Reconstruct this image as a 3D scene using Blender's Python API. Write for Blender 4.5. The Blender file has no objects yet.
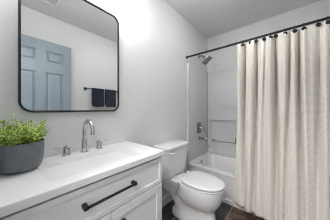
import bpy, bmesh, math, random
from mathutils import Vector, Matrix, noise

random.seed(11)
sc = bpy.context.scene
COL = sc.collection
PI = math.pi

# ------------------------------------------------------------------ camera
CX, CY, CZ = 1.088, 0.0, 1.146
YAW = math.radians(40.4)
cd = bpy.data.cameras.new('camera')
cd.sensor_width = 36.0
cd.lens = 140.0 / 330.0 * 36.0
cd.shift_y = -1.0 / 330.0
cd.clip_start = 0.02
cam = bpy.data.objects.new('camera', cd)
cam.location = (CX, CY, CZ)
cam.rotation_euler = (PI / 2, 0, YAW)
COL.objects.link(cam)
sc.camera = cam

# ------------------------------------------------------------------ world, view
w = bpy.data.worlds.new('world')
sc.world = w
w.use_nodes = True
w.node_tree.nodes['Background'].inputs[0].default_value = (0.9, 0.95, 1.0, 1)
w.node_tree.nodes['Background'].inputs[1].default_value = 0.3
vs = sc.view_settings
vs.view_transform = 'Standard'
vs.look = 'None'
vs.gamma = 1.0
vs.exposure = 0.10
vs.use_curve_mapping = False
sc.cycles.use_denoising = True
sc.cycles.pixel_filter_type = 'BLACKMAN_HARRIS'
sc.cycles.filter_width = 1.05
sc.cycles.max_bounces = 12
sc.cycles.diffuse_bounces = 8
sc.cycles.glossy_bounces = 6
sc.cycles.blur_glossy = 0.5
sc.cycles.sample_clamp_indirect = 6.0

# ------------------------------------------------------------------ lights (emission strength of the lamp glass; W for the added hallway fill light)
P_VANITY = 106.0
P_DOME_FILL = 32.0
P_HALL_FILL = 62.0

def lamp(name, kind, loc, power, size, rot=(0, 0, 0), color=(1, 0.97, 0.93), size_y=None):
    ld = bpy.data.lights.new(name, kind)
    ld.energy = power
    ld.color = color
    if kind == 'AREA':
        ld.size = size
        if size_y:
            ld.shape = 'RECTANGLE'
            ld.size_y = size_y
        else:
            ld.shape = 'DISK'
    else:
        ld.shadow_soft_size = size
    o = bpy.data.objects.new(name, ld)
    o.location = loc
    o.rotation_euler = rot
    COL.objects.link(o)
    return o

# room constants
W_ = 1.455      # opposite wall
D_ = 2.49       # far wall behind the tub
H_ = 2.447      # ceiling
Y0 = -0.05      # face of the wall with the doorway

# added hallway fill light, unseen (vanity bulbs and fill dome emit their own light)
lamp('hall_fill_light', 'AREA', (0.98, -0.95, H_ - 0.06), P_HALL_FILL, 0.7, color=(1, 0.99, 0.98))

# ------------------------------------------------------------------ materials
def nodes_of(name):
    m = bpy.data.materials.new(name)
    m.use_nodes = True
    nt = m.node_tree
    return m, nt, nt.nodes['Principled BSDF']

def mat(name, col, rough=0.5, metal=0.0, var=0.03, scale=12.0, bump=0.0, bscale=80.0, spec=0.5, coat=0.0, bdist=0.002):
    m, nt, b = nodes_of(name)
    tc = nt.nodes.new('ShaderNodeTexCoord')
    n = nt.nodes.new('ShaderNodeTexNoise')
    n.inputs['Scale'].default_value = scale
    n.inputs['Detail'].default_value = 3
    nt.links.new(tc.outputs['Object'], n.inputs['Vector'])
    r = nt.nodes.new('ShaderNodeValToRGB')
    r.color_ramp.elements[0].position = 0.3
    r.color_ramp.elements[1].position = 0.7
    r.color_ramp.elements[0].color = tuple(c * (1 - var) for c in col) + (1,)
    r.color_ramp.elements[1].color = tuple(min(1, c * (1 + var)) for c in col) + (1,)
    nt.links.new(n.outputs['Fac'], r.inputs['Fac'])
    nt.links.new(r.outputs['Color'], b.inputs['Base Color'])
    b.inputs['Roughness'].default_value = rough
    b.inputs['Metallic'].default_value = metal
    b.inputs['Specular IOR Level'].default_value = spec
    b.inputs['Coat Weight'].default_value = coat
    if bump:
        n2 = nt.nodes.new('ShaderNodeTexNoise')
        n2.inputs['Scale'].default_value = bscale
        n2.inputs['Detail'].default_value = 4
        nt.links.new(tc.outputs['Object'], n2.inputs['Vector'])
        bp = nt.nodes.new('ShaderNodeBump')
        bp.inputs['Strength'].default_value = bump
        bp.inputs['Distance'].default_value = bdist
        nt.links.new(n2.outputs['Fac'], bp.inputs['Height'])
        nt.links.new(bp.outputs['Normal'], b.inputs['Normal'])
    return m

M_WALL = mat('wall_paint', (0.69, 0.692, 0.70), 0.55, var=0.012, bump=0.25, bscale=140)
M_CEIL = mat('ceiling_paint', (0.73, 0.73, 0.735), 0.9, var=0.05, scale=45, bump=0.9, bscale=60, bdist=0.004)
M_TRIM = mat('white_trim_paint', (0.78, 0.78, 0.79), 0.35, var=0.01)
M_CAB = mat('painted_cabinet_grey_white', (0.75, 0.75, 0.755), 0.4, var=0.015)
M_DARKGAP = mat('gap_shade_and_backing', (0.03, 0.03, 0.032), 0.8)  # near-black: painted shade in the countertop gap, also the mirror backing
M_TOP = mat('cultured_marble_white', (0.77, 0.77, 0.772), 0.3, var=0.02, scale=30)
M_PORC = mat('white_porcelain', (0.72, 0.72, 0.725), 0.12, var=0.005, coat=0.3)
M_SEAT = mat('white_seat_plastic', (0.68, 0.68, 0.685), 0.25, var=0.005)
M_TUB = mat('white_tub_enamel', (0.70, 0.70, 0.705), 0.2, var=0.01)
M_SURR = mat('white_acrylic_surround', (0.66, 0.665, 0.675), 0.28, var=0.01)
M_NICKEL = mat('brushed_nickel', (0.52, 0.51, 0.50), 0.26, 1.0, var=0.04, scale=60)
M_DNICKEL = mat('dark_brushed_nickel', (0.26, 0.255, 0.25), 0.3, 1.0, var=0.05, scale=60)
M_BLACK = mat('matte_black_metal', (0.008, 0.008, 0.009), 0.45, 0.0, var=0.1)
M_POT = mat('charcoal_glazed_planter', (0.125, 0.138, 0.155), 0.42, var=0.12, scale=25, bump=0.12, bscale=60)
M_SOIL = mat('dark_soil', (0.03, 0.022, 0.015), 0.95, var=0.4, scale=60, bump=1, bscale=120)
M_STEM = mat('green_stem', (0.20, 0.28, 0.07), 0.6)
M_DOOR = mat('pale_blue_door_paint', (0.215, 0.265, 0.298), 0.4, var=0.02)
M_TOWEL = mat('navy_terry_cloth', (0.014, 0.022, 0.036), 0.95, var=0.35, scale=120, bump=1.0, bscale=300, bdist=0.004)
M_RUB = mat('dark_shadow_rubber', (0.05, 0.05, 0.05), 0.8)

# mirror glass
m, nt, b = nodes_of('mirror_glass')
b.inputs['Base Color'].default_value = (0.82, 0.83, 0.835, 1)
b.inputs['Metallic'].default_value = 1
b.inputs['Roughness'].default_value = 0.0
M_MIRROR = m

# frosted glass that gives off light: vanity bulbs and the added fill dome
def emis(name, col, s):
    m, nt, b = nodes_of(name)
    b.inputs['Base Color'].default_value = (0.9, 0.9, 0.9, 1)
    b.inputs['Emission Color'].default_value = col + (1,)
    b.inputs['Emission Strength'].default_value = s
    return m
M_GLOW = emis('fill_dome_glass', (1, 0.985, 0.96), P_DOME_FILL)
M_BULB = emis('bright_bulb_glass', (1, 0.985, 0.96), P_VANITY)

# leaves: colour varies from leaf to leaf
m, nt, b = nodes_of('spiky_green_leaf')
at = nt.nodes.new('ShaderNodeTexCoord')
nn = nt.nodes.new('ShaderNodeTexNoise'); nn.inputs['Scale'].default_value = 95; nn.inputs['Detail'].default_value = 2
nt.links.new(at.outputs['Object'], nn.inputs['Vector'])
rr = nt.nodes.new('ShaderNodeValToRGB')
rr.color_ramp.elements[0].position = 0.36; rr.color_ramp.elements[0].color = (0.10, 0.19, 0.025, 1)
rr.color_ramp.elements[1].position = 0.64; rr.color_ramp.elements[1].color = (0.80, 0.90, 0.32, 1)
e = rr.color_ramp.elements.new(0.5); e.color = (0.42, 0.58, 0.10, 1)
nt.links.new(nn.outputs['Fac'], rr.inputs['Fac'])
nt.links.new(rr.outputs['Color'], b.inputs['Base Color'])
b.inputs['Roughness'].default_value = 0.45
M_LEAF = m

def math_node(nt, op, a=None, b=None):
    n = nt.nodes.new('ShaderNodeMath'); n.operation = op
    for i, v in enumerate((a, b)):
        if v is None: continue
        if isinstance(v, (int, float)): n.inputs[i].default_value = v
        else: nt.links.new(v, n.inputs[i])
    return n.outputs[0]

# floor: 30 cm slate-look tiles, charcoal and rust brown, tan grout
m, nt, b = nodes_of('slate_tile_floor')
tc = nt.nodes.new('ShaderNodeTexCoord')
sp = nt.nodes.new('ShaderNodeSeparateXYZ'); nt.links.new(tc.outputs['Object'], sp.inputs[0])
T = 0.42
ux = math_node(nt, 'DIVIDE', math_node(nt, 'ADD', sp.outputs[0], -0.206 + 10 * T), T)
uy = math_node(nt, 'DIVIDE', math_node(nt, 'ADD', sp.outputs[1], -0.11 + 10 * T), T)
fx = math_node(nt, 'FRACT', ux); fy = math_node(nt, 'FRACT', uy)
ix = math_node(nt, 'FLOOR', ux); iy = math_node(nt, 'FLOOR', uy)
ex = math_node(nt, 'MINIMUM', fx, math_node(nt, 'SUBTRACT', 1.0, fx))
ey = math_node(nt, 'MINIMUM', fy, math_node(nt, 'SUBTRACT', 1.0, fy))
grout = math_node(nt, 'LESS_THAN', math_node(nt, 'MINIMUM', ex, ey), 0.0085)
# checkerboard of charcoal and brown tiles
h = math_node(nt, 'MODULO', math_node(nt, 'ADD', math_node(nt, 'ADD', ix, iy), 30.0), 2.0)
brown = math_node(nt, 'LESS_THAN', math_node(nt, 'ABSOLUTE', math_node(nt, 'SUBTRACT', h, 0.0)), 0.5)
n1 = nt.nodes.new('ShaderNodeTexNoise'); n1.inputs['Scale'].default_value = 9; n1.inputs['Detail'].default_value = 6
nt.links.new(tc.outputs['Object'], n1.inputs['Vector'])
r1 = nt.nodes.new('ShaderNodeValToRGB')
r1.color_ramp.elements[0].position = 0.35; r1.color_ramp.elements[0].color = (0.014, 0.015, 0.017, 1)
r1.color_ramp.elements[1].position = 0.7; r1.color_ramp.elements[1].color = (0.06, 0.062, 0.066, 1)
nt.links.new(n1.outputs['Fac'], r1.inputs['Fac'])
r2 = nt.nodes.new('ShaderNodeValToRGB')
r2.color_ramp.elements[0].position = 0.35; r2.color_ramp.elements[0].color = (0.035, 0.020, 0.014, 1)
r2.color_ramp.elements[1].position = 0.7; r2.color_ramp.elements[1].color = (0.20, 0.125, 0.08, 1)
nt.links.new(n1.outputs['Fac'], r2.inputs['Fac'])
mx = nt.nodes.new('ShaderNodeMix'); mx.data_type = 'RGBA'
nt.links.new(brown, mx.inputs[0]); nt.links.new(r1.outputs[0], mx.inputs[6]); nt.links.new(r2.outputs[0], mx.inputs[7])
mg = nt.nodes.new('ShaderNodeMix'); mg.data_type = 'RGBA'
nt.links.new(grout, mg.inputs[0]); nt.links.new(mx.outputs[2], mg.inputs[6]); mg.inputs[7].default_value = (0.30, 0.24, 0.18, 1)
nt.links.new(mg.outputs[2], b.inputs['Base Color'])
b.inputs['Roughness'].default_value = 0.5
bp = nt.nodes.new('ShaderNodeBump'); bp.inputs['Strength'].default_value = 0.4; bp.inputs['Distance'].default_value = 0.003
nt.links.new(math_node(nt, 'SUBTRACT', n1.outputs['Fac'], grout), bp.inputs['Height'])
nt.links.new(bp.outputs['Normal'], b.inputs['Normal'])
M_FLOOR = m

# curtain cloth: cream with a fine taupe dotted weave (UV in metres of cloth)
m, nt, b = nodes_of('cream_dotted_cloth')
uv = nt.nodes.new('ShaderNodeUVMap'); uv.uv_map = 'UVMap'
sp = nt.nodes.new('ShaderNodeSeparateXYZ'); nt.links.new(uv.outputs[0], sp.inputs[0])
S = 0.0165
v_ = math_node(nt, 'DIVIDE', sp.outputs[1], 0.0095)
row = math_node(nt, 'MODULO', math_node(nt, 'FLOOR', v_), 2.0)
u_ = math_node(nt, 'ADD', math_node(nt, 'DIVIDE', sp.outputs[0], S), math_node(nt, 'MULTIPLY', row, 0.5))
du = math_node(nt, 'ABSOLUTE', math_node(nt, 'SUBTRACT', math_node(nt, 'FRACT', u_), 0.5))
dv = math_node(nt, 'ABSOLUTE', math_node(nt, 'SUBTRACT', math_node(nt, 'FRACT', v_), 0.5))
dot = math_node(nt, 'LESS_THAN', math_node(nt, 'ADD', du, dv), 0.30)
mx = nt.nodes.new('ShaderNodeMix'); mx.data_type = 'RGBA'
nt.links.new(dot, mx.inputs[0])
mx.inputs[6].default_value = (0.76, 0.73, 0.68, 1)
mx.inputs[7].default_value = (0.46, 0.43, 0.385, 1)
nt.links.new(mx.outputs[2], b.inputs['Base Color'])
b.inputs['Roughness'].default_value = 0.9
M_CURT = m

# ------------------------------------------------------------------ mesh helpers
def add_box(bm, lo, hi, bev=0.0, seg=2, rot=None):
    lo, hi = Vector(lo), Vector(hi)
    c = (lo + hi) / 2
    s = hi - lo
    t = bmesh.new()
    bmesh.ops.create_cube(t, size=1.0)
    for v in t.verts:
        v.co = Vector((v.co.x * s.x, v.co.y * s.y, v.co.z * s.z))
    if bev:
        bmesh.ops.bevel(t, geom=list(t.edges), offset=min(bev, min(s) * 0.49), segments=seg, profile=0.6, affect='EDGES')
    if rot is not None:
        t.transform(rot.to_4x4())
    t.transform(Matrix.Translation(c))
    merge(bm, t)
    return bm

def merge(bm, t):
    me = bpy.data.meshes.new('tmp')
    t.to_mesh(me); t.free()
    bm.from_mesh(me)
    bpy.data.meshes.remove(me)

def loft(bm, rings, cap0=True, cap1=True, closed=True):
    vs_ = [[bm.verts.new(p) for p in r] for r in rings]
    n = len(vs_[0])
    for a, b_ in zip(vs_[:-1], vs_[1:]):
        for i in range(n if closed else n - 1):
            j = (i + 1) % n
            bm.faces.new((a[i], a[j], b_[j], b_[i]))
    if cap0: bm.faces.new(list(reversed(vs_[0])))
    if cap1: bm.faces.new(vs_[-1])
    return bm

def frame_dirs(d):
    d = d.normalized()
    up = Vector((0, 0, 1)) if abs(d.z) < 0.95 else Vector((1, 0, 0))
    a = d.cross(up).normalized()
    return a, a.cross(d).normalized()

def add_tube(bm, pts, r, n=12, cap=True):
    pts = [Vector(p) for p in pts]
    rs = r if isinstance(r, (list, tuple)) else [r] * len(pts)
    rings = []
    a = None
    for i, p in enumerate(pts):
        d = (pts[min(i + 1, len(pts) - 1)] - pts[max(i - 1, 0)]).normalized()
        if a is None:
            a, b_ = frame_dirs(d)
        else:
            a = (a - d * a.dot(d)).normalized()
            b_ = a.cross(d).normalized()
        rings.append([p + a * (rs[i] * math.cos(2 * PI * k / n)) + b_ * (rs[i] * math.sin(2 * PI * k / n)) for k in range(n)])
    loft(bm, rings, cap, cap)
    return bm

def add_lathe(bm, prof, center, axis=Vector((0, 0, 1)), n=24):
    """prof: (radius, height) pairs along axis from center"""
    c = Vector(center); axis = Vector(axis).normalized()
    a, b_ = frame_dirs(axis)
    rings = [[c + axis * h_ + a * (r * math.cos(2 * PI * k / n)) + b_ * (r * math.sin(2 * PI * k / n)) for k in range(n)] for r, h_ in prof]
    loft(bm, rings, prof[0][0] > 1e-5, prof[-1][0] > 1e-5)
    return bm

def rrect(a0, a1, b0, b1, r, n=6):
    """rounded rectangle outline, 4*(n+1) points, counter-clockwise"""
    out = []
    for cx, cy, s in ((a1 - r, b1 - r, 0), (a0 + r, b1 - r, PI / 2), (a0 + r, b0 + r, PI), (a1 - r, b0 + r, 1.5 * PI)):
        for k in range(n + 1):
            t = s + PI / 2 * k / n
            out.append((cx + r * math.cos(t), cy + r * math.sin(t)))
    return out

def obj(name, bm, material, parent=None, smooth=True, angle=40, uv=False):
    bmesh.ops.recalc_face_normals(bm, faces=bm.faces) if not uv else None
    me = bpy.data.meshes.new(name)
    if parent is not None:
        root = parent
        while root.parent is not None: root = root.parent
        bm.transform(Matrix.Translation(-root.location))
    bm.to_mesh(me); bm.free()
    for m_ in (material if isinstance(material, (list, tuple)) else [material]):
        me.materials.append(m_)
    if smooth:
        me.polygons.foreach_set('use_smooth', [True] * len(me.polygons))
        me.set_sharp_from_angle(angle=math.radians(angle))
    o = bpy.data.objects.new(name, me)
    COL.objects.link(o)
    if parent is not None: o.parent = parent
    return o

def tag(o, label, cat, group=None):
    o['label'] = label; o['category'] = cat
    if group: o['group'] = group
    return o

def thing(name, label, cat, loc, group=None):
    o = bpy.data.objects.new(name, None)
    o.empty_display_size = 0.05
    o.location = loc
    COL.objects.link(o)
    return tag(o, label, cat, group)

def struct(name, bm, m_, label=None, cat=None, parent=None, smooth=False):
    o = obj(name, bm, m_, parent, smooth=smooth)
    if parent is None:
        o['kind'] = 'structure'
        if label: o['label'] = label
        if cat: o['category'] = cat
    return o

B = bmesh.new

# ================================================================== STRUCTURE
struct('floor', add_box(B(), (-0.1, -2.2, -0.1), (W_ + 0.1, D_ + 0.1, 0)), M_FLOOR, 'charcoal and rust brown stone-look tile floor with tan grout', 'floor')
struct('ceiling', add_box(B(), (-0.1, -2.2, H_), (W_ + 0.1, D_ + 0.1, H_ + 0.1)), M_CEIL, 'grey-white textured ceiling', 'ceiling')
struct('wall_left', add_box(B(), (-0.1, Y0, 0), (0, D_, H_)), M_WALL, 'light grey wall with the mirror, vanity and toilet', 'wall')
struct('wall_right', add_box(B(), (W_, Y0, 0), (W_ + 0.1, D_, H_)), M_WALL, 'light grey wall with the towel bar, seen in the mirror', 'wall')
struct('wall_back', add_box(B(), (-0.1, D_, 0), (W_ + 0.1, D_ + 0.1, H_)), M_WALL, 'light grey wall behind the bathtub', 'wall')
# wall with the doorway the picture is taken from
DX0, DX1, DH = 0.60, 1.335, 2.055
bm = B()
add_box(bm, (-0.1, Y0 - 0.12, 0), (DX0, Y0, H_))
add_box(bm, (DX1, Y0 - 0.12, 0), (W_ + 0.1, Y0, H_))
add_box(bm, (DX0, Y0 - 0.12, DH), (DX1, Y0, H_))
struct('wall_front', bm, M_WALL, 'light grey wall with the open doorway', 'wall')
bm = B()
add_box(bm, (DX0, Y0 - 0.125, 0), (DX0 + 0.02, Y0 + 0.004, DH))
add_box(bm, (DX1 - 0.02, Y0 - 0.125, 0), (DX1, Y0 + 0.004, DH))
add_box(bm, (DX0 + 0.02, Y0 - 0.125, DH - 0.02), (DX1 - 0.02, Y0 + 0.004, DH))
struct('trim_1', bm, M_TRIM, 'white jamb lining the open doorway', 'trim')
# hallway beyond the doorway
bm = B()
add_box(bm, (-0.2, -2.3, 0), (W_ + 0.2, -2.2, H_))
add_box(bm, (-0.2, -2.2, 0), (-0.1, Y0 - 0.12, H_))
add_box(bm, (W_ + 0.1, -2.2, 0), (W_ + 0.2, Y0 - 0.12, H_))
struct('wall_hallway', bm, M_WALL, 'light grey walls of the hallway outside the doorway', 'wall')

def baseboard(name, lo, hi, label, axis):
    bm = B()
    add_box(bm, lo, (hi[0], hi[1], hi[2] - 0.012), 0.001, 1)
    l2, h2 = list(lo), list(hi)
    if axis == 'x+': h2[0] -= 0.005
    if axis == 'x-': l2[0] += 0.005
    l2[2] = hi[2] - 0.012
    add_box(bm, l2, h2, 0.002, 2)
    struct(name, bm, M_TRIM, label, 'baseboard')
baseboard('baseboard_left', (0, 0.752, 0), (0.013, 1.772, 0.105), 'white baseboard running behind the toilet', 'x+')
baseboard('baseboard_right', (W_ - 0.013, 0.02, 0), (W_, 1.772, 0.105), 'white baseboard below the towel bar', 'x-')

# ------------------------------------------------------------------ blue door (open, folded back along the opposite wall)
dx0, dx1, dy0, dy1, dz0, dz1 = 1.292, 1.327, -0.02, 0.662, 0.010, 2.026
door = bpy.data.objects.new('door_1', None); COL.objects.link(door)
door.location = (dx0, dy0, dz0); door['kind'] = 'structure'
door['label'] = 'pale blue six-panel door standing open, seen in the mirror'; door['category'] = 'door'
bm = B()
add_box(bm, (dx0 + 0.0125, dy0, dz0), (dx1 - 0.0125, dy1, dz1))
cols_ = ((dy0 + 0.105, 0.285), (0.381, dy1 - 0.102))
rows_ = ((0.25, 0.78), (0.95, 1.618), (1.752, 1.898))
def grid_slab(bm, x0, x1):
    # stiles and rails as bevelled bars around the panel holes
    ys = [dy0, cols_[0][0], cols_[0][1], cols_[1][0], cols_[1][1], dy1]
    for k in (0, 2, 4):
        add_box(bm, (x0, ys[k], dz0), (x1, ys[k + 1], dz1), 0.0015, 1)
    zs = [dz0, rows_[0][0], rows_[0][1], rows_[1][0], rows_[1][1], rows_[2][0], rows_[2][1], dz1]
    for (ya, yb) in cols_:
        for k in (0, 2, 4, 6):
            add_box(bm, (x0, ya - 0.001, zs[k]), (x1, yb + 0.001, zs[k + 1]), 0.0015, 1)
        for (za, zb) in rows_:
            # raised field with sloped sides
            s = 1 if x0 < dx0 + 0.01 else -1
            base = x0 + 0.0128 if s > 0 else x1 - 0.0128
            top = x0 + 0.002 if s > 0 else x1 - 0.002
            r0 = [Vector((base, y, z)) for y, z in ((ya + 0.014, za + 0.014), (yb - 0.014, za + 0.014), (yb - 0.014, zb - 0.014), (ya + 0.014, zb - 0.014))]
            r1 = [Vector((top, y, z)) for y, z in ((ya + 0.034, za + 0.034), (yb - 0.034, za + 0.034), (yb - 0.034, zb - 0.034), (ya + 0.034, zb - 0.034))]
            loft(bm, [r0, r1])
grid_slab(bm, dx0, dx0 + 0.013)
grid_slab(bm, dx1 - 0.013, dx1)
obj('door_slab', bm, M_DOOR, door, smooth=False)
bm = B()
add_lathe(bm, [(0.028, 0), (0.028, 0.006), (0.012, 0.010), (0.012, 0.030), (0.024, 0.040), (0.027, 0.052), (0.020, 0.062), (0.0, 0.064)], (dx0, dy1 - 0.06, 0.93), (-1, 0, 0), 20)
obj('door_knob', bm, M_NICKEL, door)
bm = B()
for z in (0.25, 1.03, 1.82):
    add_tube(bm, [(dx0 + 0.004, dy0 - 0.006, z), (dx0 + 0.004, dy0 - 0.006, z + 0.09)], 0.006, 10)
obj('hinge', bm, M_NICKEL, door)

# ================================================================== BATHTUB AND SURROUND
TY0 = 1.778
G = 0.003
tub = thing('bathtub', 'white alcove bathtub partly hidden by the shower curtain', 'bathtub', (W_ / 2, (TY0 + D_) / 2, 0))
bm = B()
RZ = 0.356
def ring(x0, x1, y0, y1, r, z, n=6):
    return [Vector((x, y, z)) for x, y in rrect(x0, x1, y0, y1, r, n)]
X0, X1, YB = G, W_ - G, D_ - G
rings = [
    ring(X0, X1, TY0 + 0.012, YB, 0.004, 0.0),
    ring(X0, X1, TY0 + 0.012, YB, 0.004, RZ - 0.035),
    ring(X0, X1, TY0, YB, 0.006, RZ - 0.028),
    ring(X0, X1, TY0, YB, 0.008, RZ - 0.007),
    ring(X0 + 0.003, X1 - 0.003, TY0 + 0.006, YB - 0.003, 0.010, RZ),
    ring(X0 + 0.055, X1 - 0.095, TY0 + 0.070, YB - 0.060, 0.09, RZ),
    ring(X0 + 0.063, X1 - 0.105, TY0 + 0.080, YB - 0.070, 0.09, RZ - 0.010),
    ring(X0 + 0.105, X1 - 0.20, TY0 + 0.100, YB - 0.105, 0.11, 0.16),
    ring(X0 + 0.125, X1 - 0.26, TY0 + 0.120, YB - 0.125, 0.11, 0.085),
    ring(X0 + 0.165, X1 - 0.32, TY0 + 0.160, YB - 0.165, 0.10, 0.065),
]
loft(bm, rings)
obj('tub_body', bm, M_TUB, tub)
bm = B()
add_box(bm, (X0, TY0 - 0.004, 0), (X1, TY0 + 0.012, 0.052), 0.004, 2)
obj('base_strip', bm, M_TRIM, tub)
bm = B()
add_lathe(bm, [(0.028, 0), (0.028, 0.004), (0.024, 0.009), (0.0, 0.011)], (X0 + 0.070, 2.08, RZ - 0.048), Vector((1, 0, 0.1)), 24)
add_box(bm, (X0 + 0.078, 2.074, RZ - 0.060), (X0 + 0.098, 2.086, RZ - 0.030), 0.003, 2)
obj('overflow_plate', bm, M_NICKEL, tub)
bm = B()
add_lathe(bm, [(0.032, 0), (0.032, 0.003), (0.024, 0.006), (0.0, 0.004)], (0.26, 2.15, 0.065), (0, 0, 1), 24)
obj('drain', bm, M_DNICKEL, tub)

sur = thing('tub_surround', 'white molded acrylic wall surround above the bathtub', 'tub surround', (W_ / 2, D_, RZ))
SZ = 1.822
sz0 = RZ + 0.003
bm = B()   # back panel: ledge along the bottom, frame around a recessed field
add_box(bm, (0.016, D_ - 0.014, sz0), (W_ - 0.016, D_ - 0.001, SZ), 0.003, 2)
add_box(bm, (0.016, D_ - 0.040, sz0), (W_ - 0.016, D_ - 0.010, 0.424), 0.006, 3)
obj('back_panel', bm, M_SURR, sur)
bm = B()   # raised molding outlining the recessed shelf field
NX0, NX1, NZ0, NZ1 = 0.078, 0.66, 0.585, 0.955
add_box(bm, (NX0, D_ - 0.055, NZ1), (NX1 + 0.012, D_ - 0.012, NZ1 + 0.010), 0.003, 2)
add_box(bm, (NX0 - 0.006, D_ - 0.024, NZ0), (NX0 + 0.006, D_ - 0.012, NZ1), 0.003, 2)
add_box(bm, (NX1, D_ - 0.024, NZ0), (NX1 + 0.012, D_ - 0.012, NZ1), 0.003, 2)
obj('shelf_molding', bm, M_SURR, sur)
def end_panel(x0, x1, flip):
    bm = B()
    add_box(bm, (x0, TY0 + 0.03, sz0), (x1, D_ - 0.016, SZ), 0.003, 2)
    a, c = (x0, x1 + 0.010) if not flip else (x0 - 0.010, x1)
    add_box(bm, (a, TY0 - 0.001, sz0), (c, TY0 + 0.034, SZ), 0.007, 3)
    obj('end_panel', bm, M_SURR, sur)
end_panel(0.001, 0.013, False)
end_panel(W_ - 0.013, W_ - 0.001, True)

# small washcloth bar on the back panel
bar = thing('washcloth_bar', 'thin dark metal bar low on the surround behind the tub', 'grab bar', (0.3, D_ - 0.014, NZ0))
bm = B()
add_tube(bm, [(0.13, D_ - 0.040, NZ0 + 0.006), (0.497, D_ - 0.040, NZ0 + 0.006)], 0.0045, 10)
obj('bar', bm, M_DNICKEL, bar)
for x, z1 in ((0.135, NZ0 + 0.02), (0.497, NZ0 + 0.10)):
    bm = B()
    add_box(bm, (x - 0.008, D_ - 0.050, NZ0 - 0.006), (x + 0.008, D_ - 0.0145, z1), 0.003, 2)
    obj('bracket', bm, M_DNICKEL, bar)

# ------------------------------------------------------------------ shower head
PYV = 2.155
sh = thing('wall_shower', 'square brushed nickel shower head on a short curved arm', 'shower head', (0, PYV, 2.02))
bm = B()
pts = []
A0 = Vector((0.012, PYV, 2.02)); 
for t in range(0, 9):
    k = t / 8
    pts.append(Vector((0.0 + 0.113 * k, PYV, 2.022 + 0.012 * math.sin(PI * k) - 0.052 * k * k)))
add_tube(bm, pts, 0.0105, 12)
obj('arm', bm, M_DNICKEL, sh)
bm = B()
add_lathe(bm, [(0.028, 0), (0.028, 0.005), (0.020, 0.012), (0.0115, 0.014)], (0.0005, PYV, 2.022), (1, 0, 0), 24)
obj('flange', bm, M_NICKEL, sh)
tilt = math.radians(36)
nrm = Vector((math.sin(tilt), 0, -math.cos(tilt)))
hc = Vector((0.142, PYV, 1.932))
R = Matrix.Rotation(-tilt, 3, 'Y')
bm = B()
add_box(bm, hc - Vector((0.078, 0.078, 0.006)), hc + Vector((0.078, 0.078, 0.006)), 0.004, 2, rot=R)
add_lathe(bm, [(0.013, 0.0), (0.018, 0.012), (0.018, 0.026), (0.032, 0.032), (0.032, 0.040)], hc - nrm * 0.045, nrm, 20)
obj('head_plate', bm, M_NICKEL, sh)
bm = B()
add_box(bm, hc + nrm * 0.007 - Vector((0.070, 0.070, 0.0015)), hc + nrm * 0.007 + Vector((0.070, 0.070, 0.0015)), 0.001, 1, rot=R)
t1 = R @ Vector((1, 0, 0))
for i in range(8):
    for j in range(8):
        p = hc + nrm * 0.0085 + t1 * (-0.056 + 0.016 * i) + Vector((0, -0.056 + 0.016 * j, 0))
        add_lathe(bm, [(0.0032, 0), (0.0025, 0.003), (0, 0.0032)], p, nrm, 6)
obj('spray_face', bm, M_DNICKEL, sh)

# ------------------------------------------------------------------ valve + spout
xs = 0.0135
PYV = 2.125
vv = thing('shower_valve', 'rectangular brushed nickel shower valve with lever, above the tub spout', 'shower valve', (xs, PYV, 0.83))
bm = B()
add_box(bm, (xs, PYV - 0.068, 0.745), (xs + 0.008, PYV + 0.068, 0.922), 0.008, 3)
obj('escutcheon', bm, M_DNICKEL, vv)
bm = B()
add_lathe(bm, [(0.033, 0), (0.033, 0.012), (0.026, 0.018), (0.026, 0.050), (0.022, 0.055), (0, 0.056)], (xs + 0.008, PYV, 0.835), (1, 0, 0), 24)
obj('valve_hub', bm, M_NICKEL, vv)
bm = B()
add_box(bm, (xs + 0.100, PYV - 0.010, 0.772), (xs + 0.114, PYV + 0.010, 0.856), 0.004, 2)
add_box(bm, (xs + 0.046, PYV - 0.013, 0.826), (xs + 0.108, PYV + 0.013, 0.852), 0.004, 2)
obj('lever', bm, M_NICKEL, vv)
PYV = 2.145
sp_ = thing('tub_spout', 'brushed nickel tub spout below the shower valve', 'tub spout', (xs, PYV, 0.66))
bm = B()
add_lathe(bm, [(0.030, 0), (0.030, 0.008), (0.024, 0.012)], (xs, PYV, 0.665), (1, 0, 0), 24)
obj('flange', bm, M_DNICKEL, sp_)
bm = B()
def sring(x, zc, hw, hh):
    return [Vector((x, PYV + a, zc + c)) for a, c in rrect(-hw, hw, -hh, hh, min(hw, hh) * 0.5, 4)]
loft(bm, [sring(xs + 0.010, 0.665, 0.020, 0.020), sring(xs + 0.05, 0.666, 0.021, 0.019), sring(xs + 0.11, 0.664, 0.021, 0.018), sring(xs + 0.135, 0.660, 0.020, 0.020), sring(xs + 0.142, 0.659, 0.015, 0.015)])
add_lathe(bm, [(0.014, 0), (0.014, 0.012), (0.011, 0.012)], (xs + 0.120, PYV, 0.647), (0, 0, -1), 16)
obj('spout_body', bm, M_NICKEL, sp_)

# ================================================================== CURTAIN ROD, CURTAIN, RINGS
RY, RODZ = 1.764, 1.902
rod = thing('shower_curtain_rod', 'black rod across the bathtub opening carrying the shower curtain', 'curtain rod', (0, RY, RODZ))
bm = B()
add_tube(bm, [(0.004, RY, RODZ), (W_ * 0.55, RY, RODZ)], 0.0125, 16)
add_tube(bm, [(W_ * 0.55 - 0.01, RY, RODZ), (W_ - 0.004, RY, RODZ)], 0.0110, 16)
obj('rod', bm, M_BLACK, rod)
for x, d in ((0.0005, 1), (W_ - 0.0005, -1)):
    bm = B()
    add_lathe(bm, [(0.020, 0), (0.020, 0.010), (0.0165, 0.022), (0.013, 0.024)], (x, RY, RODZ), (d, 0, 0), 20)
    obj('end_cap', bm, M_BLACK, rod)

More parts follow.
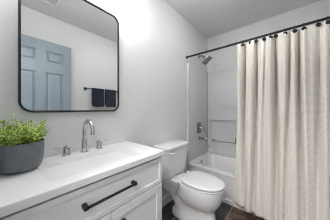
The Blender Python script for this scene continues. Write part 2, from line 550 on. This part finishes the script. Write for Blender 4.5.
def x_at(u, y):
    r = (u - 165.0) / 140.0
    s, c = math.sin(YAW), math.cos(YAW)
    f = y / (c + r * s)
    return CX + f * (-s + r * c)
ring_u = [242.5, 250.5, 256, 264, 270.3, 275.5, 285, 294.5, 303.6, 318, 328]
ring_x = [x_at(u, RY - 0.02) for u in ring_u] + [1.43]
labels = ['black curtain ring nearest the left edge of the curtain'] + \
    ['black curtain ring, %s from the curtain\'s left edge' % o for o in ('second', 'third', 'fourth', 'fifth', 'sixth', 'seventh', 'eighth', 'ninth', 'tenth', 'eleventh')] + \
    ['black curtain ring closest to the wall opposite the mirror']
proto = None
for i, x in enumerate(ring_x):
    lab = labels[i]
    if proto is None:
        rg = thing('curtain_ring', lab, 'curtain ring', (x, RY, RODZ), 'black rings on the shower curtain rod')
        bm = B()
        R1, r1 = 0.0235, 0.0018
        rr_ = []
        for k in range(29):
            t = 2 * PI * k / 28
            rr_.append(Vector((x, RY + R1 * math.sin(t), RODZ - 0.0085 + R1 * math.cos(t))))
        add_tube(bm, rr_, r1, 8, cap=False)
        obj('hoop', bm, M_BLACK, rg)
        bm = B()
        dn = Vector((0.35, -1, 0.05)).normalized()
        add_lathe(bm, [(0.0, 0.0), (0.013, 0.0), (0.0175, 0.003), (0.0185, 0.006), (0.0165, 0.0095), (0.0, 0.011)], Vector((x, RY - 0.020, RODZ - 0.044)), dn, 20)
        obj('disc', bm, M_BLACK, rg)
        proto = rg
    else:
        rg = proto.copy(); rg.location = (x, RY, RODZ); rg['label'] = lab
        COL.objects.link(rg)
        for ch in list(proto.children):
            c = ch.copy(); c.parent = rg; COL.objects.link(c)

# curtain: phase p runs 0..n over the rings; cloth pinned at each ring
CZ0, CZ1 = 0.095, RODZ - 0.024
edges_x = [0.687] + ring_x + [1.447]
NP = len(edges_x) - 1
def top_x(p):
    i = min(int(p), NP - 1); f = p - i
    return edges_x[i] * (1 - f) + edges_x[i + 1] * f
cu = B()
NU, NV = 520, 110
uvl = cu.loops.layers.uv.new('UVMap')
grid = []
# deep folds as the photo shows them, (x at mid height, width, depth)
valleys = [(0.768, 0.013, 0.085), (0.858, 0.014, 0.075), (0.945, 0.010, 0.040), (1.030, 0.018, 0.080), (1.120, 0.012, 0.045), (1.205, 0.016, 0.080), (1.31, 0.02, 0.05), (1.40, 0.02, 0.05)]
for i in range(NU + 1):
    p = NP * i / NU
    colv = []
    for j in range(NV + 1):
        t = j / NV                                    # 0 top .. 1 bottom
        z = CZ1 + (CZ0 - CZ1) * t
        # small pleats between the rings fade downward, long folds grow
        q = max(0.0, 1 - t * 1.6)
        x = top_x(p)
        x = x - 0.050 * max(0.0, t - 0.45) ** 1.3 / 0.46 * (1 - p / NP) + 0.010 * t * math.sin(p * 1.3 + 1.0)
        pl = -0.013 * (0.15 + 0.85 * q) * math.sin(PI * p) * (0.7 + 0.5 * math.sin(p * 2.1))
        e_ = min(1.0, max(0.0, (x - 0.64) / 0.17)); e_ = e_ * e_ * (3 - 2 * e_)
        y = 1.744 - t ** 0.8 * (0.028 + 0.088 * e_) + pl
        lf = 0.0
        for (vx, vw, vd) in valleys:
            vx2 = vx + 0.012 * math.sin(2.6 * t + vx * 30) - 0.012 * t
            lf += vd * math.exp(-abs((x - vx2) / (vw * (0.8 + 0.55 * t))) ** 1.7)
        lf += -0.010 * math.sin(x * 47 + 1.5 * t) - 0.004 * math.sin(x * 109 - 1.2 * t + 1)
        y += lf * min(1.0, 0.45 + 3.0 * t) * (1.25 - 0.75 * t * t)
        y += 0.003 * noise.noise(Vector((x * 9, z * 3, 1.7))) * 4 * t
        # scalloped top edge sags slightly between rings
        zz = z - (1 - t) ** 14 * 0.006 * abs(math.sin(PI * p))
        y = min(y, 1.768 if z < 0.42 else (1.768 + min(0.10, (z - 0.42) * 0.6)))
        colv.append(cu.verts.new((x, y, zz)))
    grid.append(colv)
arc = [0.0]
for i in range(1, NU + 1):
    a, b_ = grid[i - 1][NV // 2].co, grid[i][NV // 2].co
    arc.append(arc[-1] + math.hypot(a.x - b_.x, a.y - b_.y))
for i in range(NU):
    for j in range(NV):
        f = cu.faces.new((grid[i][j], grid[i + 1][j], grid[i + 1][j + 1], grid[i][j + 1]))
        for lp, (a, c) in zip(f.loops, ((i, j), (i + 1, j), (i + 1, j + 1), (i, j + 1))):
            lp[uvl].uv = (arc[a], grid[a][c].co.z)
curt = obj('shower_curtain', cu, M_CURT, None, True, 180, uv=True)
md = curt.modifiers.new('thickness', 'SOLIDIFY'); md.thickness = 0.0012; md.offset = 0
tag(curt, 'cream shower curtain with a fine taupe dotted weave, hanging in folds to near the floor', 'shower curtain')

# ================================================================== VANITY
VX, VY0, VY1 = 0.432, -0.030, 0.738      # cabinet front and ends
CTZ, CTB = 0.856, 0.823
van = thing('vanity_cabinet', 'white shaker vanity cabinet with black pulls below the sink countertop', 'vanity cabinet', (0.2, 0.354, 0))
bm = B()
for lo, hi in (((0.003, VY0, 0.09), (VX - 0.020, VY0 + 0.018, CTB - 0.002)), ((0.003, VY1 - 0.018, 0.09), (VX - 0.020, VY1, CTB - 0.002)),
               ((0.003, VY0, 0.09), (0.012, VY1, CTB - 0.002)), ((0.003, VY0, 0.09), (VX - 0.020, VY1, 0.108))):
    add_box(bm, lo, hi)
add_box(bm, (0.003, VY0 + 0.01, 0.0), (VX - 0.08, VY1 - 0.01, 0.09))
# face frame
add_box(bm, (VX - 0.020, VY0, 0.09), (VX - 0.016, VY1, CTB - 0.002))
obj('body', bm, M_CAB, van)
bm = B()
add_box(bm, (VX - 0.0158, VY0 + 0.004, CTB - 0.017), (VX - 0.012, VY1 - 0.002, CTB - 0.001))  # dark strip stands in for the shade below the countertop
obj('gap_shadow_strip', bm, M_DARKGAP, van, smooth=False)
def shaker(name, y0, y1, z0, z1, fw, parent):
    bm = B()
    x0, x1 = VX - 0.0155, VX + 0.002
    add_box(bm, (x0, y0 + 0.002, z0 + 0.002), (x1 - 0.008, y1 - 0.002, z1 - 0.002))
    add_box(bm, (x0 + 0.001, y0, z0), (x1, y0 + fw, z1), 0.0012, 1)
    add_box(bm, (x0 + 0.001, y1 - fw, z0), (x1, y1, z1), 0.0012, 1)
    add_box(bm, (x0 + 0.001, y0 + fw - 0.001, z0), (x1, y1 - fw + 0.001, z0 + fw), 0.0012, 1)
    add_box(bm, (x0 + 0.001, y0 + fw - 0.001, z1 - fw), (x1, y1 - fw + 0.001, z1), 0.0012, 1)
    return obj(name, bm, M_CAB, parent, smooth=False)
ym = 0.360
dr = shaker('drawer_front', VY0 + 0.003, VY1 - 0.003, 0.636, CTB - 0.0145, 0.024, van)
dl = shaker('door', VY0 + 0.003, ym - 0.0018, 0.10, 0.629, 0.050, van)
drr = shaker('door', ym + 0.0018, VY1 - 0.003, 0.10, 0.629, 0.050, van)
def pull(p0, p1, parent, posts):
    bm = B()
    p0, p1 = Vector(p0), Vector(p1)
    lo = Vector((VX + 0.022, min(p0.y, p1.y) - 0.0055, min(p0.z, p1.z) - 0.0055))
    hi = Vector((VX + 0.0315, max(p0.y, p1.y) + 0.0055, max(p0.z, p1.z) + 0.0055))
    add_box(bm, lo, hi, 0.0015, 1)
    for p in posts:
        add_box(bm, (VX - 0.004, p[0] - 0.009, p[1] - 0.009), (VX + 0.0315, p[0] + 0.009, p[1] + 0.009), 0.0015, 1)
    return obj('handle', bm, M_BLACK, parent)
pull((0, 0.229, 0.730), (0, 0.491, 0.730), dr, ((0.233, 0.730), (0.487, 0.730)))
pull((0, 0.425, 0.40), (0, 0.425, 0.555), drr, ((0.425, 0.404), (0.425, 0.551)))
pull((0, 0.300, 0.40), (0, 0.300, 0.555), dl, ((0.300, 0.404), (0.300, 0.551)))

# countertop with integrated rectangular basin
top = thing('sink_countertop', 'white vanity countertop with an integrated rectangular sink basin', 'countertop', (0.2, 0.354, CTB))
bm = B()
CX0, CX1, CY0, CY1 = 0.003, 0.450, -0.042, 0.747
BX0, BX1, BY0, BY1 = 0.100, 0.385, 0.125, 0.590
n_ = 6
def rr3(x0, x1, y0, y1, r, z): return [Vector((x, y, z)) for x, y in rrect(x0, x1, y0, y1, r, n_)]
rings = [
    rr3(CX0 + 0.002, CX1 - 0.002, CY0 + 0.002, CY1 - 0.002, 0.003, CTB),
    rr3(CX0, CX1, CY0, CY1, 0.004, CTB + 0.002),
    rr3(CX0, CX1, CY0, CY1, 0.004, CTZ - 0.003),
    rr3(CX0 + 0.003, CX1 - 0.003, CY0 + 0.003, CY1 - 0.003, 0.004, CTZ),
    rr3(BX0 - 0.002, BX1 + 0.002, BY0 - 0.002, BY1 + 0.002, 0.022, CTZ),
    rr3(BX0, BX1, BY0, BY1, 0.020, CTZ - 0.003),
    rr3(BX0 + 0.008, BX1 - 0.008, BY0 + 0.012, BY1 - 0.012, 0.022, CTZ - 0.050),
    rr3(BX0 + 0.022, BX1 - 0.022, BY0 + 0.040, BY1 - 0.040, 0.030, CTZ - 0.098),
    rr3(BX0 + 0.055, BX1 - 0.055, BY0 + 0.10, BY1 - 0.10, 0.030, CTZ - 0.113),
    rr3(BX0 + 0.12, BX1 - 0.12, BY0 + 0.21, BY1 - 0.21, 0.020, CTZ - 0.117),
]
loft(bm, rings)
# underside bottom of the bowl is hidden inside the cabinet; backsplash lip
obj('counter_slab', bm, M_TOP, top)
bm = B()
add_lathe(bm, [(0.021, 0), (0.021, 0.003), (0.014, 0.004), (0.014, 0.007), (0.0, 0.009)], ((BX0 + BX1) / 2, 0.357, CTZ - 0.1168), (0, 0, 1), 20)
obj('drain', bm, M_NICKEL, top)

# faucet: gooseneck spout and two lever handles
FX, FY = 0.052, 0.370
fau = thing('faucet', 'brushed nickel gooseneck faucet with two lever handles behind the sink', 'faucet', (FX, FY, CTZ))
bm = B()
z = CTZ
add_lathe(bm, [(0.0245, 0.0004), (0.0245, 0.004), (0.022, 0.006), (0.0165, 0.007), (0.0165, 0.085), (0.0150, 0.088), (0.0112, 0.090)], (FX, FY, z), (0, 0, 1), 28)
pts = [Vector((FX, FY, z + 0.085)), Vector((FX, FY, z + 0.12)), Vector((FX, FY, z + 0.140))]
rad = 0.067
for k in range(1, 17):
    t = PI * k / 16 * 0.97
    pts.append(Vector((FX + rad - rad * math.cos(t), FY, z + 0.146 + rad * math.sin(t))))
pts.append(pts[-1] + Vector((0.0, 0, -0.010)))
add_tube(bm, pts, 0.0110, 16)
e_ = pts[-1]
add_lathe(bm, [(0.0125, 0.0), (0.0125, 0.014), (0.009, 0.014)], e_ + Vector((0, 0, 0.002)), (0, 0, -1), 18)
obj('spout', bm, M_NICKEL, fau)
for s in (-1, 1):
    hy = FY + s * 0.102
    bm = B()
    add_lathe(bm, [(0.0245, 0.0004), (0.0245, 0.004), (0.022, 0.006), (0.0170, 0.007), (0.0170, 0.042), (0.0150, 0.045), (0.009, 0.046), (0.009, 0.058), (0.0075, 0.062), (0, 0.0625)], (FX - 0.004, hy, z), (0, 0, 1), 26)
    hd = obj('handle', bm, M_NICKEL, fau)
    bm = B()
    add_tube(bm, [(FX - 0.004, hy - s * 0.024, z + 0.0535), (FX - 0.004, hy + s * 0.062, z + 0.0545)], [0.0042, 0.0034], 10)
    obj('lever', bm, M_NICKEL, hd)

# ------------------------------------------------------------------ planter with spiky greenery
PX, PY = 0.130, 0.065
pp = thing('potted_plant', 'leafy bright green plant in a charcoal pot on the vanity countertop', 'potted plant', (PX, PY, CTZ))
bm = B()
prof = [(0.052, 0.0004), (0.058, 0.0010), (0.068, 0.008), (0.076, 0.024), (0.081, 0.050), (0.0835, 0.080), (0.0840, 0.110), (0.0835, 0.132), (0.082, 0.1335), (0.0795, 0.132), (0.0795, 0.112), (0.0, 0.110)]
add_lathe(bm, prof, (PX, PY, CTZ), (0, 0, 1), 48)
obj('pot', bm, M_POT, pp)
bm = B()
add_lathe(bm, [(0.0, 0.1105), (0.079, 0.1105), (0.076, 0.118), (0.04, 0.124), (0.0, 0.126)], (PX, PY, CTZ), (0, 0, 1), 24)
obj('soil', bm, M_SOIL, pp)
leaves, stems = B(), B()
def leaf(bm, p, d, L, wd, nrm_):
    d = d.normalized(); s = d.cross(nrm_)
    if s.length < 1e-3: s = d.cross(Vector((1, 0, 0)))
    s.normalize(); u = s.cross(d).normalized()
    a = bm.verts.new(p); b1 = bm.verts.new(p + d * L * 0.45 + s * wd + u * wd * 0.35); b2 = bm.verts.new(p + d * L * 0.45 - s * wd + u * wd * 0.35)
    mid = bm.verts.new(p + d * L * 0.5); c = bm.verts.new(p + d * L + u * (-L * 0.12))
    bm.faces.new((a, mid, b1)); bm.faces.new((a, b2, mid)); bm.faces.new((mid, c, b1)); bm.faces.new((mid, b2, c))
for k in range(135):
    a = random.uniform(0, 2 * PI); rr0 = 0.066 * math.sqrt(random.random())
    p0 = Vector((PX + rr0 * math.cos(a), PY + rr0 * math.sin(a), CTZ + 0.118))
    lean = rr0 / 0.07 * 0.30 + random.uniform(-0.1, 0.2)
    dd = Vector((math.cos(a) * lean, math.sin(a) * lean, 1)).normalized()
    L = random.uniform(0.060, 0.130) * (1 - 0.25 * rr0 / 0.07)
    if random.random() < 0.10: L *= 1.2
    pts = []
    for q in range(5):
        t = q / 4
        pp_ = p0 + dd * L * t + Vector((math.cos(a), math.sin(a), -0.3)) * 0.018 * t * t
        pp_.x = max(pp_.x, 0.018); pp_.y = max(pp_.y, Y0 + 0.022)
        pts.append(pp_)
    add_tube(stems, pts, [0.0011, 0.001, 0.0009, 0.0008, 0.0006], 4)
    nl = 9
    for q in range(nl):
        t = 0.12 + 0.88 * q / (nl - 1)
        f_ = t * 4; i0 = min(int(f_), 3)
        c = pts[i0].lerp(pts[i0 + 1], f_ - i0)
        dr_ = (pts[i0 + 1] - pts[i0]).normalized()
        an = q * 2.4 + random.uniform(-0.5, 0.5)
        sa, sb = frame_dirs(dr_)
        out = (sa * math.cos(an) + sb * math.sin(an))
        ld = (out * (1.0 if q < nl - 1 else 0.1) + dr_ * random.uniform(0.45, 1.0))
        LL = random.uniform(0.019, 0.031)
        e1 = c + ld.normalized() * LL
        if e1.x < 0.006 or e1.y < Y0 + 0.006: continue
        if math.hypot(e1.x - PX, e1.y - PY) > 0.100 or (e1.z < CTZ + 0.136 and math.hypot(e1.x - PX, e1.y - PY) > 0.078): continue
        leaf(leaves, c, ld, LL, random.uniform(0.0036, 0.0056), dr_)
obj('foliage', leaves, M_LEAF, pp, smooth=False)
obj('stems', stems, M_STEM, pp)

# ================================================================== MIRROR
MY0, MY1, MZ0, MZ1, MR = 0.060, 0.650, 1.126, 1.915, 0.062
mir = thing('mirror', 'large rounded rectangular mirror with a thin black frame above the vanity', 'mirror', (0, (MY0 + MY1) / 2, MZ0))
def mr(inset, x): return [Vector((x, y, z)) for y, z in rrect(MY0 + inset, MY1 - inset, MZ0 + inset, MZ1 - inset, MR - inset, 14)]
bm = B()
loft(bm, [mr(0.011, 0.004), mr(0.0, 0.004), mr(0.0, 0.027), mr(0.001, 0.028), mr(0.0075, 0.028), mr(0.0085, 0.027), mr(0.0085, 0.0185), mr(0.011, 0.0185), mr(0.011, 0.004)], cap0=False, cap1=False)
bmesh.ops.remove_doubles(bm, verts=bm.verts, dist=1e-6)
obj('frame', bm, M_BLACK, mir)
bm = B()
loft(bm, [mr(0.0112, 0.010), mr(0.0112, 0.0200)])
obj('glass', bm, M_MIRROR, mir, angle=20)
bm = B()
add_box(bm, (0.0005, MY0 + 0.03, MZ0 + 0.04), (0.0098, MY1 - 0.03, MZ1 - 0.04))
obj('backing', bm, M_DARKGAP, mir, smooth=False)

# ================================================================== VANITY LAMP, ADDED FILL DOME
LZ = 2.10
vl = thing('vanity_light', 'three-lamp black vanity light on the wall above the mirror', 'wall lamp', (0, 0.355, LZ))
bm = B()
add_box(bm, (0.0005, 0.255, LZ + 0.03), (0.022, 0.455, LZ + 0.11), 0.004, 2)
add_tube(bm, [(0.165, 0.02, LZ + 0.07), (0.165, 0.68, LZ + 0.07)], 0.008, 12)
add_tube(bm, [(0.02, 0.355, LZ + 0.07), (0.165, 0.355, LZ + 0.07)], 0.009, 12)
obj('bracket', bm, M_BLACK, vl)
for y in (0.045, 0.355, 0.665):
    bm = B()
    add_lathe(bm, [(0.010, 0.065), (0.018, 0.060), (0.024, 0.030), (0.024, 0.022), (0.020, 0.022)], (0.165, y, LZ), (0, 0, 1), 20)
    s_ = obj('socket', bm, M_BLACK, vl)
    bm = B()
    add_lathe(bm, [(0.0, -0.052), (0.016, -0.049), (0.029, -0.038), (0.036, -0.022), (0.036, -0.008), (0.030, 0.006), (0.018, 0.022)], (0.165, y, LZ), (0, 0, 1), 20)
    obj('bulb', bm, M_BULB, s_)

def dome(name, label, x, y, r):
    t = thing(name, label, 'ceiling lamp', (x, y, H_))
    bm = B()
    add_lathe(bm, [(r, -0.001), (r, -0.018), (r - 0.01, -0.022)], (x, y, H_), (0, 0, 1), 40)
    obj('rim', bm, M_NICKEL, t)
    bm = B()
    add_lathe(bm, [(r - 0.012, -0.022), (r - 0.02, -0.040), (r - 0.06, -0.060), (0.0, -0.070)], (x, y, H_), (0, 0, 1), 40)
    obj('diffuser', bm, M_GLOW, t)
dome('ceiling_fill_dome', 'round frosted dome above the toilet, unseen, added as fill light', 0.70, 1.36, 0.14)  # unseen dome added to brighten the toilet and curtain

# ceiling exhaust grille, faintly visible in the mirror
vt = thing('exhaust_vent', 'white slatted exhaust vent in the ceiling, at the top of the mirror', 'ceiling vent', (1.05, 0.36, H_))
bm = B()
vx0, vx1, vy0, vy1 = 0.95, 1.15, 0.26, 0.46
for a, c in (((vx0, vy0), (vx1, vy0 + 0.018)), ((vx0, vy1 - 0.018), (vx1, vy1)), ((vx0, vy0), (vx0 + 0.018, vy1)), ((vx1 - 0.018, vy0), (vx1, vy1))):
    add_box(bm, (a[0], a[1], H_ - 0.014), (c[0], c[1], H_ - 0.0005), 0.003, 2)
obj('frame', bm, M_TRIM, vt)
bm = B()
for k in range(8):
    y = vy0 + 0.032 + 0.0195 * k
    add_box(bm, (vx0 + 0.016, y - 0.006, H_ - 0.011), (vx1 - 0.016, y + 0.006, H_ - 0.008), rot=Matrix.Rotation(0.45, 3, 'X'))
obj('slats', bm, M_TRIM, vt, smooth=False)

# ================================================================== TOWEL BAR AND TOWELS (opposite wall, seen in the mirror)
TX, TZ = W_ - 0.062, 1.480
tb = thing('towel_bar', 'black towel bar on the wall reflected in the mirror', 'towel bar', (W_, 1.2, TZ))
bm = B()
add_box(bm, (TX - 0.006, 0.895, TZ - 0.006), (TX + 0.006, 1.515, TZ + 0.006), 0.0015, 1)
obj('bar', bm, M_BLACK, tb)
for y in (0.905, 1.505):
    bm = B()
    add_box(bm, (TX - 0.009, y - 0.010, TZ - 0.010), (W_ - 0.008, y + 0.010, TZ + 0.010), 0.002, 1)
    add_box(bm, (W_ - 0.010, y - 0.022, TZ - 0.024), (W_ - 0.0005, y + 0.022, TZ + 0.024), 0.002, 1)
    obj('post', bm, M_BLACK, tb)
for (ya, yb, lab) in ((0.992, 1.182, 'folded navy hand towel nearer the door on the black towel bar'),
                      (1.222, 1.412, 'folded navy hand towel farther from the door on the black towel bar')):
    bm = B()
    # folded cloth hung over the bar: closed profile in x-z, swept along y
    th, g = 0.013, 0.0100
    prof = []
    za, zb = 1.183, 1.215
    outer = [(TX - g - th, za)] + [(TX - g - th, za + (TZ - za) * k / 8) for k in range(1, 8)]
    arc_o = [(TX + (g + th) * math.cos(t), TZ + (g + th * 0.8) * math.sin(t)) for t in [PI - PI * k / 10 for k in range(11)]]
    back = [(TX + g + th, TZ + (zb - TZ) * k / 8) for k in range(1, 9)]
    inner_b = [(TX + g, zb), (TX + g, TZ)]
    arc_i = [(TX + g * math.cos(t), TZ + g * math.sin(t)) for t in [PI * k / 6 for k in range(1, 6)]]
    inner_f = [(TX - g, TZ), (TX - g, za)]
    prof = outer + arc_o + back + inner_b + arc_i + inner_f
    rings = []
    for k in range(13):
        t = k / 12; y = ya + (yb - ya) * t
        sag = 0.003 * math.sin(t * 9 + ya * 7)
        rings.append([Vector((x - (0.002 * math.sin(t * 14 + z * 30) if x < TX - g - 0.001 and z < TZ - 0.05 else 0), y, z + (sag if z < TZ - 0.05 else 0))) for x, z in prof])
    loft(bm, rings)
    tag(obj('hand_towel', bm, M_TOWEL, None), lab, 'towel', 'navy towels on the towel bar')

# ================================================================== TOILET
TYC = 1.306
toi = thing('toilet', 'white two-piece toilet with closed lid between the vanity and the bathtub', 'toilet', (0.3, TYC, 0))
def egg(x0, x1, hw, z, n=40, sq=2.0, back=2.0, xm=0.45):
    """egg outline from back x0 to front x1, widest at xm"""
    out = []
    xc = x0 + (x1 - x0) * xm
    for k in range(n):
        t = 2 * PI * k / n
        c, s = math.cos(t), math.sin(t)
        e = sq if c >= 0 else back
        px = math.copysign(abs(c) ** (2 / e), c); py = math.copysign(abs(s) ** (2 / e), s)
        x = xc + px * ((x1 - xc) if c >= 0 else (xc - x0))
        out.append(Vector((x, TYC + py * hw, z)))
    return out
bm = B()
secs = [
    (0.120, 0.610, 0.103, 0.000, 3.0), (0.120, 0.613, 0.105, 0.012, 3.0), (0.124, 0.607, 0.102, 0.050, 2.9), (0.150, 0.592, 0.094, 0.085, 2.8),
    (0.165, 0.588, 0.092, 0.15, 2.6), (0.165, 0.590, 0.097, 0.178, 2.4), (0.155, 0.603, 0.118, 0.200, 2.2), (0.150, 0.622, 0.140, 0.228, 2.1),
    (0.150, 0.642, 0.158, 0.262, 2.1), (0.155, 0.653, 0.168, 0.30, 2.1), (0.160, 0.660, 0.175, 0.345, 2.05), (0.160, 0.664, 0.179, 0.385, 2.05),
    (0.160, 0.660, 0.177, 0.400, 2.05), (0.170, 0.650, 0.168, 0.404, 2.05)]
loft(bm, [[v + Vector((0, 0.026 * max(0.0, min(1.0, (0.26 - z) / 0.10)), 0)) for v in r_] for r_ in [egg(a, c, hw, z, 44, sq, 3.2 if z < 0.2 else 1.75, xm=0.45 if z < 0.2 else 0.56) for a, c, hw, z, sq in secs]])
obj('bowl', bm, M_PORC, toi)
# deck under the tank
bm = B()
def trr(x0, x1, hw, r, z): return [Vector((x, y, z)) for x, y in rrect(x0, x1, TKY - hw, TKY + hw, r, 6)]
TKY = 1.262
loft(bm, [trr(0.055, 0.22, 0.085, 0.03, 0.26), trr(0.035, 0.26, 0.110, 0.035, 0.34), trr(0.028, 0.28, 0.118, 0.035, 0.385), trr(0.028, 0.28, 0.118, 0.035, 0.408), trr(0.034, 0.27, 0.112, 0.03, 0.413)])
obj('tank_deck', bm, M_PORC, toi)
# trapway relief on both flanks
for s in (-1, 1):
    bm = B()
    P = [(0.185, 0.062, 0.350), (0.165, 0.082, 0.28), (0.168, 0.084, 0.205), (0.205, 0.076, 0.140), (0.270, 0.070, 0.118), (0.330, 0.066, 0.150), (0.375, 0.060, 0.195)]
    pts = []
    for i in range(len(P) - 1):
        p0, p1, p2, p3 = [Vector(P[max(0, min(len(P) - 1, i + d))]) for d in (-1, 0, 1, 2)]
        for q in range(6):
            t = q / 6
            pts.append(0.5 * ((2 * p1) + (p2 - p0) * t + (2 * p0 - 5 * p1 + 4 * p2 - p3) * t * t + (3 * p1 - p0 - 3 * p2 + p3) * t ** 3))
    pts.append(Vector(P[-1]))
    pts = [Vector((p.x, TYC + 0.026 * max(0.0, min(1.0, (0.26 - p.z) / 0.10)) + s * p.y, p.z)) for p in pts]
    add_tube(bm, pts, [0.030 + 0.007 * math.sin(PI * i / (len(pts) - 1)) for i in range(len(pts))], 18)
    obj('trapway', bm, M_PORC, toi)
    bm = B()
    add_lathe(bm, [(0.014, 0.0), (0.014, 0.006), (0.010, 0.014), (0.0, 0.017)], (0.30, TYC + 0.026 + s * 0.094, 0.058), Vector((0, s * 1.0, 0.7)), 16)
    obj('bolt_cap', bm, M_SEAT, toi)
# tank
bm = B()
loft(bm, [trr(0.050, 0.170, 0.150, 0.03, 0.4135), trr(0.035, 0.190, 0.172, 0.035, 0.428), trr(0.028, 0.200, 0.180, 0.035, 0.47),
          trr(0.022, 0.210, 0.192, 0.035, 0.62), trr(0.020, 0.214, 0.196, 0.035, 0.722)])
obj('tank', bm, M_PORC, toi)
bm = B()
loft(bm, [trr(0.020, 0.216, 0.198, 0.036, 0.7225), trr(0.012, 0.227, 0.209, 0.040, 0.728), trr(0.010, 0.230, 0.212, 0.042, 0.735), trr(0.010, 0.230, 0.212, 0.042, 0.750),
          trr(0.014, 0.225, 0.207, 0.040, 0.757), trr(0.030, 0.208, 0.190, 0.034, 0.762)])
obj('tank_lid', bm, M_PORC, toi)
bm = B()
ly = TKY - 0.160
add_lathe(bm, [(0.011, 0), (0.011, 0.006), (0.007, 0.010)], (0.2125, ly, 0.694), (1, 0, 0), 16)
add_tube(bm, [(0.224, ly - 0.006, 0.694), (0.232, ly + 0.010, 0.694), (0.235, ly + 0.035, 0.693), (0.233, ly + 0.060, 0.691)], [0.008, 0.008, 0.008, 0.007], 10)
obj('flush_lever', bm, M_SEAT, toi)
# seat ring and lid
bm = B()
loft(bm, [egg(0.268, 0.672, 0.166, 0.4055, 48, 2.1, 2.8), egg(0.263, 0.677, 0.171, 0.410, 48, 2.1, 2.8), egg(0.265, 0.675, 0.169, 0.4190, 48, 2.1, 2.8), egg(0.273, 0.668, 0.158, 0.4205, 48, 2.1, 2.8)])
obj('seat', bm, M_SEAT, toi)
bm = B()
loft(bm, [egg(0.273, 0.670, 0.158, 0.4255, 48, 2.1, 2.8), egg(0.265, 0.678, 0.172, 0.4305, 48, 2.1, 2.8), egg(0.265, 0.678, 0.172, 0.4385, 48, 2.1, 2.8),
          egg(0.275, 0.668, 0.163, 0.4450, 48, 2.1, 2.8), egg(0.31, 0.63, 0.128, 0.4480, 48, 2.1, 2.6), egg(0.38, 0.50, 0.05, 0.449, 48, 2.0, 2.0)])
obj('lid', bm, M_SEAT, toi)
for s in (-1, 1):
    bm = B()
    add_box(bm, (0.240, TYC + s * 0.075 - 0.018, 0.4135), (0.275, TYC + s * 0.075 + 0.018, 0.438), 0.006, 3)
    obj('hinge', bm, M_SEAT, toi)
